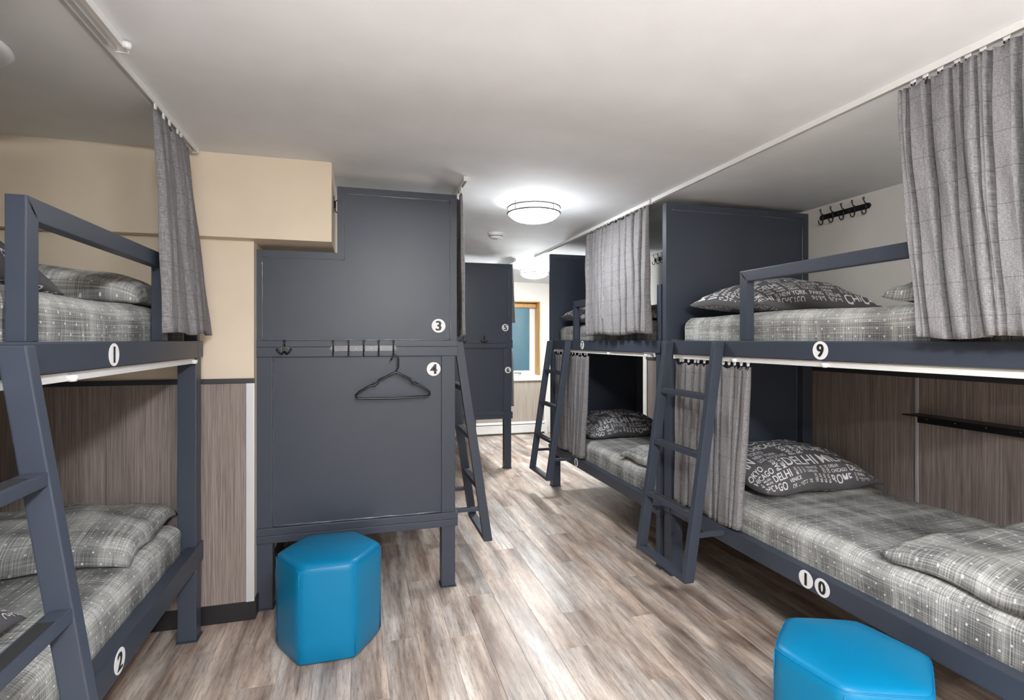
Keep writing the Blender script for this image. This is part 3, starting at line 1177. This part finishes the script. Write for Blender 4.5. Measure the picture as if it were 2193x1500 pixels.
curtain('grey check curtain drawn over the guard rail of upper bunk 9', TX, 0.90, 1.41, 2.298, 1.447, 10, 0.036, 11, 0.86, 1.322, xb=1.770, gl=11, track_z=cz - 0.024)
curtain('grey check curtain drawn half across upper bunk 7', TX, 3.07, 4.06, 2.302, 1.478, 11, 0.030, 12, 3.02, 4.01, xb=1.768, gl=16, track_z=cz - 0.024)
curtain('grey check curtain of bottom bunk 10, beside its city-name pillow and ladder', 1.838, 2.21, 2.85, 1.304, 0.474, 9, 0.022, 13, 2.27, 2.86, gl=13, track_z=1.328)
curtain('grey check curtain of bottom bunk 8, at the far ladder', 1.826, 4.12, 4.90, 1.304, 0.418, 9, 0.022, 14, 4.22, 4.90, gl=12, track_z=1.328)
curtain('grey check curtain gathered at the foot of upper bunk 1', -0.758, 2.31, 2.74, 2.315, 1.466, 5, 0.026, 15, 2.30, 2.93, out=1, xb=-0.716, gl=5, track_z=2.344)
curtain('grey check curtain gathered beside the headboard of upper bunk 3', 0.575, 3.13, 3.42, 2.305, 1.465, 5, 0.014, 16, out=1, xb=0.59, gl=5, track_z=ceil_z(0.575) - 0.024)
curtain('grey check curtain beside the headboard of upper bunk 5', 1.645, 5.80, 6.10, 2.295, 1.63, 5, 0.014, 17, out=1, xb=1.668, gl=5, track_z=ceil_z(1.655) - 0.024)
curtain('grey check curtain beside the post of lower bunk 6', 1.640, 5.80, 6.10, 1.33, 0.69, 5, 0.012, 18, out=1, xb=1.655, gl=5, track_z=1.35)

# ------------------------------------------------------------------ coat racks and hooks


def one_hook(name, parent, o, right, nrm, mat='black_metal', k=1.0):
    """coat hook: ball-tipped upper prong, stem and lower J prong"""
    o, right, nrm = Vector(o), Vector(right), Vector(nrm)
    up = Vector((0, 0, 1))
    bm = BM()
    st = [o + nrm * 0.004 + up * z * k for z in (0.018, 0.0, -0.018)]
    tube(bm, st, [0.0035 * k, 0.005 * k, 0.0045 * k], 8)
    tube(bm, [o + nrm * 0.005 + up * 0.014 * k, o + nrm * 0.014 * k + up * 0.022 * k, o + nrm * 0.020 * k + up * 0.034 * k], 0.0026 * k, 7)
    c = o + nrm * 0.020 * k + up * 0.040 * k
    ring = [c + right * 0.005 * k * math.cos(2 * PI * a / 10) + up * 0.0055 * k * math.sin(2 * PI * a / 10) for a in range(10)]
    tube(bm, ring, 0.0022 * k, 6, closed=True)
    J = [o + nrm * 0.004 - up * 0.014 * k]
    for a in range(8):
        an = PI + PI * a / 7
        J.append(o + nrm * (0.018 + 0.014 * math.cos(an)) * k + up * (-0.028 + 0.014 * math.sin(an)) * k)
    J.append(o + nrm * 0.033 * k - up * 0.018 * k)
    tube(bm, J, 0.0030 * k, 7)
    return finish(bm, name, mat, parent, True)


def rack(label, a, b_, nrm, mat='black_metal', k=1.15, hk=5, h=0.017, over=0.03):
    a, b_, nrm = Vector(a), Vector(b_), Vector(nrm)
    mid = (a + b_) / 2
    t = tag(empty('coat_rack', mid), label, 'coat rack', 'five-hook coat racks')
    d = (b_ - a).normalized()
    l = (b_ - a).length / 2
    bm = BM()
    pts = [(-l - over, 0), (-l - over + 0.012, h), (l + over - 0.012, h), (l + over, 0), (l + over - 0.012, -h), (-l - over + 0.012, -h)]
    A = [bm.verts.new(d * p + Vector((0, 0, q))) for p, q in pts]
    B = [bm.verts.new(d * p + Vector((0, 0, q)) + nrm * 0.004) for p, q in pts]
    bm.faces.new(A)
    bm.faces.new(B)
    for i in range(6):
        bm.faces.new((A[i], A[(i + 1) % 6], B[(i + 1) % 6], B[i]))
    bar = finish(bm, 'bar', mat, t)
    for q in range(hk):
        one_hook('hook', t, d * (-l + 2 * l * q / (hk - 1)) + nrm * 0.003, d, nrm, 'black_metal', k)
    for q in (1.5, 2.5):
        bm = BM()
        lathe(bm, [(0.0035, 0), (0.003, 0.0015), (0, 0.002)], 0, 0, 8)
        rot = Vector((0, 0, 1)).rotation_difference(nrm).to_matrix()
        for v in bm.verts:
            v.co = rot @ v.co + d * (-l + 2 * l * q / (hk - 1)) + nrm * 0.004
        finish(bm, 'screw', 'nickel', bar)
    return t


rack('black five-hook coat rack on the wall above upper bunk 9', (2.9, 2.80, 2.236), (2.9, 2.49, 2.236), (-1, 0, 0))
rack('black five-hook coat rack under the rail in lower bunk 10', (2.9, 2.78, 1.305), (2.9, 2.45, 1.305), (-1, 0, 0))
rack('black five-hook coat rack seen between a curtain edge and a headboard', (2.9, 4.86, 2.255), (2.9, 4.55, 2.255), (-1, 0, 0))
rack('black five-hook coat rack inside bottom bunk 8', (2.9, 4.84, 1.305), (2.9, 4.53, 1.305), (-1, 0, 0))
rack('coat rack with grey plate on the mid beam of bunk 3 and 4', (-0.144, 3.088, 1.392), (0.178, 3.088, 1.392), (0, -1, 0), mat='plate_clear', k=1.0, h=0.015, over=0.02)


def anchor(label, p):
    """triple coat hook: upright stem and two spread prongs"""
    t = tag(empty('coat_hook', p), label, 'coat hook', 'anchor-shaped coat hooks')
    bm = BM()
    box(bm, -0.011, 0.011, -0.005, 0, -0.026, 0.014)
    finish(bm, 'plate', 'black_metal', t, bevel=0.002)
    bm = BM()
    tube(bm, [(0, -0.005, 0.006), (0, -0.014, 0.016), (0, -0.020, 0.028)], 0.0035)
    ring = [(0.0055 * math.cos(a * PI / 5), -0.020, 0.035 + 0.007 * math.sin(a * PI / 5)) for a in range(10)]
    tube(bm, ring, 0.0026, 6, closed=True)
    finish(bm, 'upper_prong', 'black_metal', t, True)
    for s in (-1, 1):
        bm = BM()
        tube(bm, [(0, -0.005, -0.022), (s * 0.012, -0.016, -0.034), (s * 0.024, -0.024, -0.026), (s * 0.036, -0.030, -0.006)], [0.005, 0.0055, 0.005, 0.0055])
        finish(bm, 'prong', 'black_metal', t, True)
        bm = BM()
        lathe(bm, [(0, 0), (0.003, 0.001), (0.003, 0.003), (0, 0.004)], 0, 0, 8)
        for v in bm.verts:
            v.co = Vector((v.co.x + s * 0.016, -v.co.z, v.co.y - 0.002))
        finish(bm, 'screw', 'nickel', t)
    return t


anchor('black anchor-shaped hook on the mid beam of bunk 3 and 4', (-0.391, 3.088, 1.398))
anchor('black anchor-shaped hook between the numbers 5 and 6 and the curtain hem', (1.309, 5.753, 1.44))
anchor('black anchor-shaped hook just beside the hem of the bunk 3 curtain', (1.075, 5.753, 1.44))
# hook on the side of the bulkhead, seen in the gap beside the notched headboard
t = tag(empty('coat_hook', (-0.146, 3.16, 2.20)), 'black hook on the bulkhead side beside the notched headboard', 'coat hook')
boxo('plate', 'black_metal', t, 0, 0.004, -0.012, 0.012, -0.045, 0.045)
one_hook('hook', t, (0.004, 0, 0), (0, 1, 0), (1, 0, 0), k=1.1)

# clothes hanger on the last hook of the rack
hg = tag(empty('clothes_hanger', (0.172, 3.046, 1.10)), 'black plastic clothes hanger on the coat rack', 'hanger')
bm = BM()
hx, hy, hz = 0.172, 3.046, 1.10


def HP(u, v, dy=0.0):
    """hanger outline in metres, from the shoulder apex"""
    return (0.018 + u, dy, 0.160 + v)


yo = 0.0
pts = [HP(0.0, 0.0), HP(-0.03, -0.014), HP(-0.095, -0.045), HP(-0.100, -0.060), HP(-0.118, -0.074), HP(-0.138, -0.072), HP(-0.20, -0.108), HP(-0.216, -0.122), HP(-0.212, -0.138), HP(-0.198, -0.143),
       HP(0, -0.146), HP(0.175, -0.140), HP(0.186, -0.132), HP(0.185, -0.116), HP(0.170, -0.102), HP(0.122, -0.070), HP(0.100, -0.070), HP(0.082, -0.052), HP(0.077, -0.040), HP(0.03, -0.016)]
tube(bm, pts, 0.0064, 8, closed=True)
tube(bm, [HP(-0.138, -0.072), HP(-0.122, -0.060), HP(-0.112, -0.058)], 0.0035, 6)
tube(bm, [HP(0.122, -0.070), HP(0.108, -0.058), HP(0.100, -0.056)], 0.0035, 6)
finish(bm, 'frame', 'black_plastic', hg, True)
bm = BM()
hk = [HP(-0.004, -0.004), HP(0.006, 0.014), HP(0.013, 0.028), HP(0.0135, 0.062)]
for a in range(9):
    an = -0.05 * PI + 0.95 * PI * a / 8
    hk.append(HP(-0.0045 + 0.018 * math.cos(an), 0.074 + 0.018 * math.sin(an)))
hk.append(HP(-0.027, 0.066))
tube(bm, hk, 0.0046, 8)
finish(bm, 'hook', 'black_plastic', hg, True)

# black ledge on the right wall
sh = tag(empty('wall_ledge', (XR - 0.008, 1.55, 1.0)), 'narrow black metal ledge screwed to the panelling in lower bunk 10', 'shelf')
boxo('ledge_plate', 'black_metal', sh, -0.115, 0, -0.62, 0.63, 0.040, 0.045)
fl_ = boxo('flange', 'black_metal', sh, -0.005, 0, -0.62, 0.63, -0.006, 0.040)
for yy in (0.58, 0.44, 0.30, 0.16, 0.02, -0.12, -0.26, -0.40):
    boxo('screw', 'nickel', fl_, -0.0075, -0.005, yy - 0.003, yy + 0.003, 0.014, 0.020, bevel=0.001)

# ------------------------------------------------------------------ hexagonal stools


def stool(label, x, y, rz, R_=0.245, h=0.44):
    t = tag(empty('hexagonal_stool', (x, y, 0), rz), label, 'stool', 'blue hexagonal stools')

    def hexring(rad, z, n_side=8, round_=0.0, dome=0.0):
        pts = []
        for k in range(6):
            a, b_ = k * PI / 3, (k + 1) * PI / 3
            p, q = Vector((math.cos(a), math.sin(a))), Vector((math.cos(b_), math.sin(b_)))
            for i in range(n_side):
                f = i / n_side
                v = p.lerp(q, f)
                # soften the corners
                c = min(f, 1 - f) * 2
                v = v * (1 - round_ * max(0, 1 - c * 3.2))
                v = v * (1 + 0.012 * math.sin(PI * f) * dome)
                pts.append((v.x * rad, v.y * rad, z))
        return pts

    def skin(prof, name, mat, closed_top=False, closed_bot=False):
        bm = BM()
        rings = [[bm.verts.new(p) for p in hexring(r_, z, 8, ro, dm)] for r_, z, ro, dm in prof]
        n = len(rings[0])
        for A, B in zip(rings, rings[1:]):
            for k in range(n):
                bm.faces.new((A[k], A[(k + 1) % n], B[(k + 1) % n], B[k]))
        if closed_top:
            c = bm.verts.new((0, 0, prof[-1][1] + 0.001))
            for k in range(n):
                bm.faces.new((rings[-1][k], rings[-1][(k + 1) % n], c))
        if closed_bot:
            bm.faces.new(rings[0][::-1])
        return finish(bm, name, mat, t, True)
    skin([(R_ * 0.965, 0.006, .02, 0), (R_ * 0.985, 0.014, .02, 0), (R_ * 0.99, 0.10, .02, 1), (R_, 0.22, .02, 1.2), (R_ * 0.995, 0.34, .02, 1), (R_ * 0.99, h - 0.045, .02, 0.6)], 'body', 'blue_vinyl', closed_bot=True)
    skin([(R_ * 0.99, h - 0.045, .02, .6), (R_ * 0.992, h - 0.030, .025, .5), (R_ * 0.975, h - 0.012, .03, .5), (R_ * 0.94, h - 0.002, .03, .5), (R_ * 0.87, h + 0.004, .03, .4), (R_ * 0.6, h + 0.010, .02, .2), (R_ * 0.3, h + 0.013, 0, 0)], 'cushion_top', 'blue_vinyl', closed_top=True)
    bm = BM()
    tube(bm, hexring(R_ * 0.972, h - 0.0095, 8, .03, .5), 0.0022, 6, closed=True)
    finish(bm, 'seam', 'blue_seam', t, True)
    for k in range(6):
        a = k * PI / 3
        bm = BM()
        r_ = R_ * 0.972
        tube(bm, [(r_ * math.cos(a), r_ * math.sin(a), z) for z in (0.02, 0.12, 0.24, 0.36, h - 0.02)], 0.0018, 5)
        finish(bm, 'seam', 'blue_seam', t, True)
    boxo('glide_base', 'black_plastic', t, -0.13, 0.13, -0.13, 0.13, 0, 0.007)
    return t


stool('bright blue vinyl hexagonal stool in front of bunk 4', -0.143, 2.72, 0.0)
stool('bright blue vinyl hexagonal stool beside the rail of lower bunk 10', 1.52, 1.36, R(38))

# ------------------------------------------------------------------ ceiling fittings


def ceiling_lamp(label, x, y, glass='lamp_glass'):
    cz = ceil_z(x)
    t = tag(empty('ceiling_lamp', (x, y, cz)), label, 'ceiling lamp', 'round flush ceiling lamps')
    bm = BM()
    lathe(bm, [(0, 0), (0.150, 0), (0.150, -0.018), (0, -0.018)])
    finish(bm, 'base_pan', 'white_plastic', t, True)
    bm = BM()
    lathe(bm, [(0.152, -0.014), (0.164, -0.030), (0.168, -0.062)])
    finish(bm, 'glass_band', 'lamp_glass_band', t, True)
    bm = BM()
    prof = [(0.168, -0.062)]
    for k in range(1, 10):
        a = k / 9 * PI / 2
        prof.append((0.168 * math.cos(a) ** 0.9, -0.062 - 0.062 * math.sin(a)))
    prof[-1] = (0, prof[-1][1])
    lathe(bm, prof)
    finish(bm, 'glass_dome', glass, t, True)
    for z, r_ in ((-0.026, 0.176), (-0.064, 0.176)):
        bm = BM()
        n = 48
        tube(bm, [(r_ * math.cos(2 * PI * k / n), r_ * math.sin(2 * PI * k / n), z) for k in range(n)], 0.0062, 8, closed=True)
        finish(bm, 'ring', 'ring_metal', t, True)
    for k in range(4):
        a = k * PI / 2 + 0.5
        bm = BM()
        tube(bm, [(0.176 * math.cos(a), 0.176 * math.sin(a), -0.004), (0.176 * math.cos(a), 0.176 * math.sin(a), -0.066)], 0.004, 8)
        finish(bm, 'ring_post', 'ring_metal', t, True)
    return t


ceiling_lamp('round frosted ceiling lamp with two metal rings near the smoke detector', 1.127, 3.44, 'lamp_glass_dim')
ceiling_lamp('round frosted ceiling lamp near the window, half hidden by bunk 7', 2.08, 6.33, 'lamp_glass_far')
ceiling_lamp('added fill lamp on the ceiling between bunk 1 and bunk 9', 0.45, 0.30, 'fill_glass_near')  # this and the next two: unseen lamps added for even front light
ceiling_lamp('added fill lamp on the ceiling over the middle of the open floor', 0.40, -1.30, 'fill_glass_bright')
ceiling_lamp('added fill lamp on the ceiling by the wall facing the window', 0.40, -2.70, 'fill_glass_bright')

sd = tag(empty('smoke_detector', (1.12, 4.47, ceil_z(1.12))), 'white round smoke detector on the ceiling', 'smoke detector')
bm = BM()
lathe(bm, [(0, 0), (0.070, 0), (0.070, -0.012), (0.064, -0.016), (0, -0.016)])
finish(bm, 'base', 'white_plastic', sd, True)
bm = BM()
lathe(bm, [(0.060, -0.016), (0.060, -0.022), (0.052, -0.040), (0.040, -0.048), (0, -0.050)])
finish(bm, 'cover', 'white_plastic', sd, True)
bm = BM()
lathe(bm, [(0.0585, -0.023), (0.0605, -0.025), (0.0595, -0.029), (0.0570, -0.030)])
finish(bm, 'vent_ring', 'fin_dark', sd, True)
bm = BM()
lathe(bm, [(0, -0.047), (0.012, -0.047), (0.012, -0.053), (0, -0.054)], 0.02, -0.02, 16)
finish(bm, 'test_button', 'white_plastic', sd, True)

cp = tag(empty('ceiling_disc', (-1.235, 2.04, 2.368)), 'round off-white ceiling plate above upper bunk 1', 'ceiling plate')
bm = BM()
lathe(bm, [(0, 0), (0.168, 0), (0.172, -0.010), (0.160, -0.022), (0.140, -0.024), (0, -0.024)])
finish(bm, 'rim', 'ceiling_paint', cp, True)
bm = BM()
lathe(bm, [(0.138, -0.024), (0.10, -0.040), (0, -0.046)])
finish(bm, 'cover', 'ceiling_paint', cp, True)

# ------------------------------------------------------------------ baseboard heater
ht = tag(empty('baseboard_heater', (1.62, YE - 0.04, 0)), 'long white baseboard heater under the window', 'heater')
hx0, hx1 = -1.07, 1.10
boxo('back_plate', 'heater_white', ht, hx0, hx1, 0.025, 0.040, 0.02, 0.188)
boxo('front_cover', 'heater_white', ht, hx0, hx1, -0.035, -0.029, 0.03, 0.150, bevel=0.002)
bm = BM()
prism(bm, [(-0.030, 0.168), (0.025, 0.188), (0.025, 0.180), (-0.030, 0.160)], 'z', 0, 1)
for v in bm.verts:
    v.co = Vector((hx0 + (hx1 - hx0) * v.co.z, v.co.x, v.co.y))
finish(bm, 'damper', 'heater_white', ht)
boxo('fin_tube', 'fin_dark', ht, hx0 + 0.02, hx1 - 0.02, -0.024, 0.020, 0.055, 0.125)
for s0, s1 in ((hx0 - 0.004, hx0), (hx1, hx1 + 0.05)):
    boxo('end_cap', 'heater_white', ht, s0, s1, -0.037, 0.040, 0, 0.190, bevel=0.002)
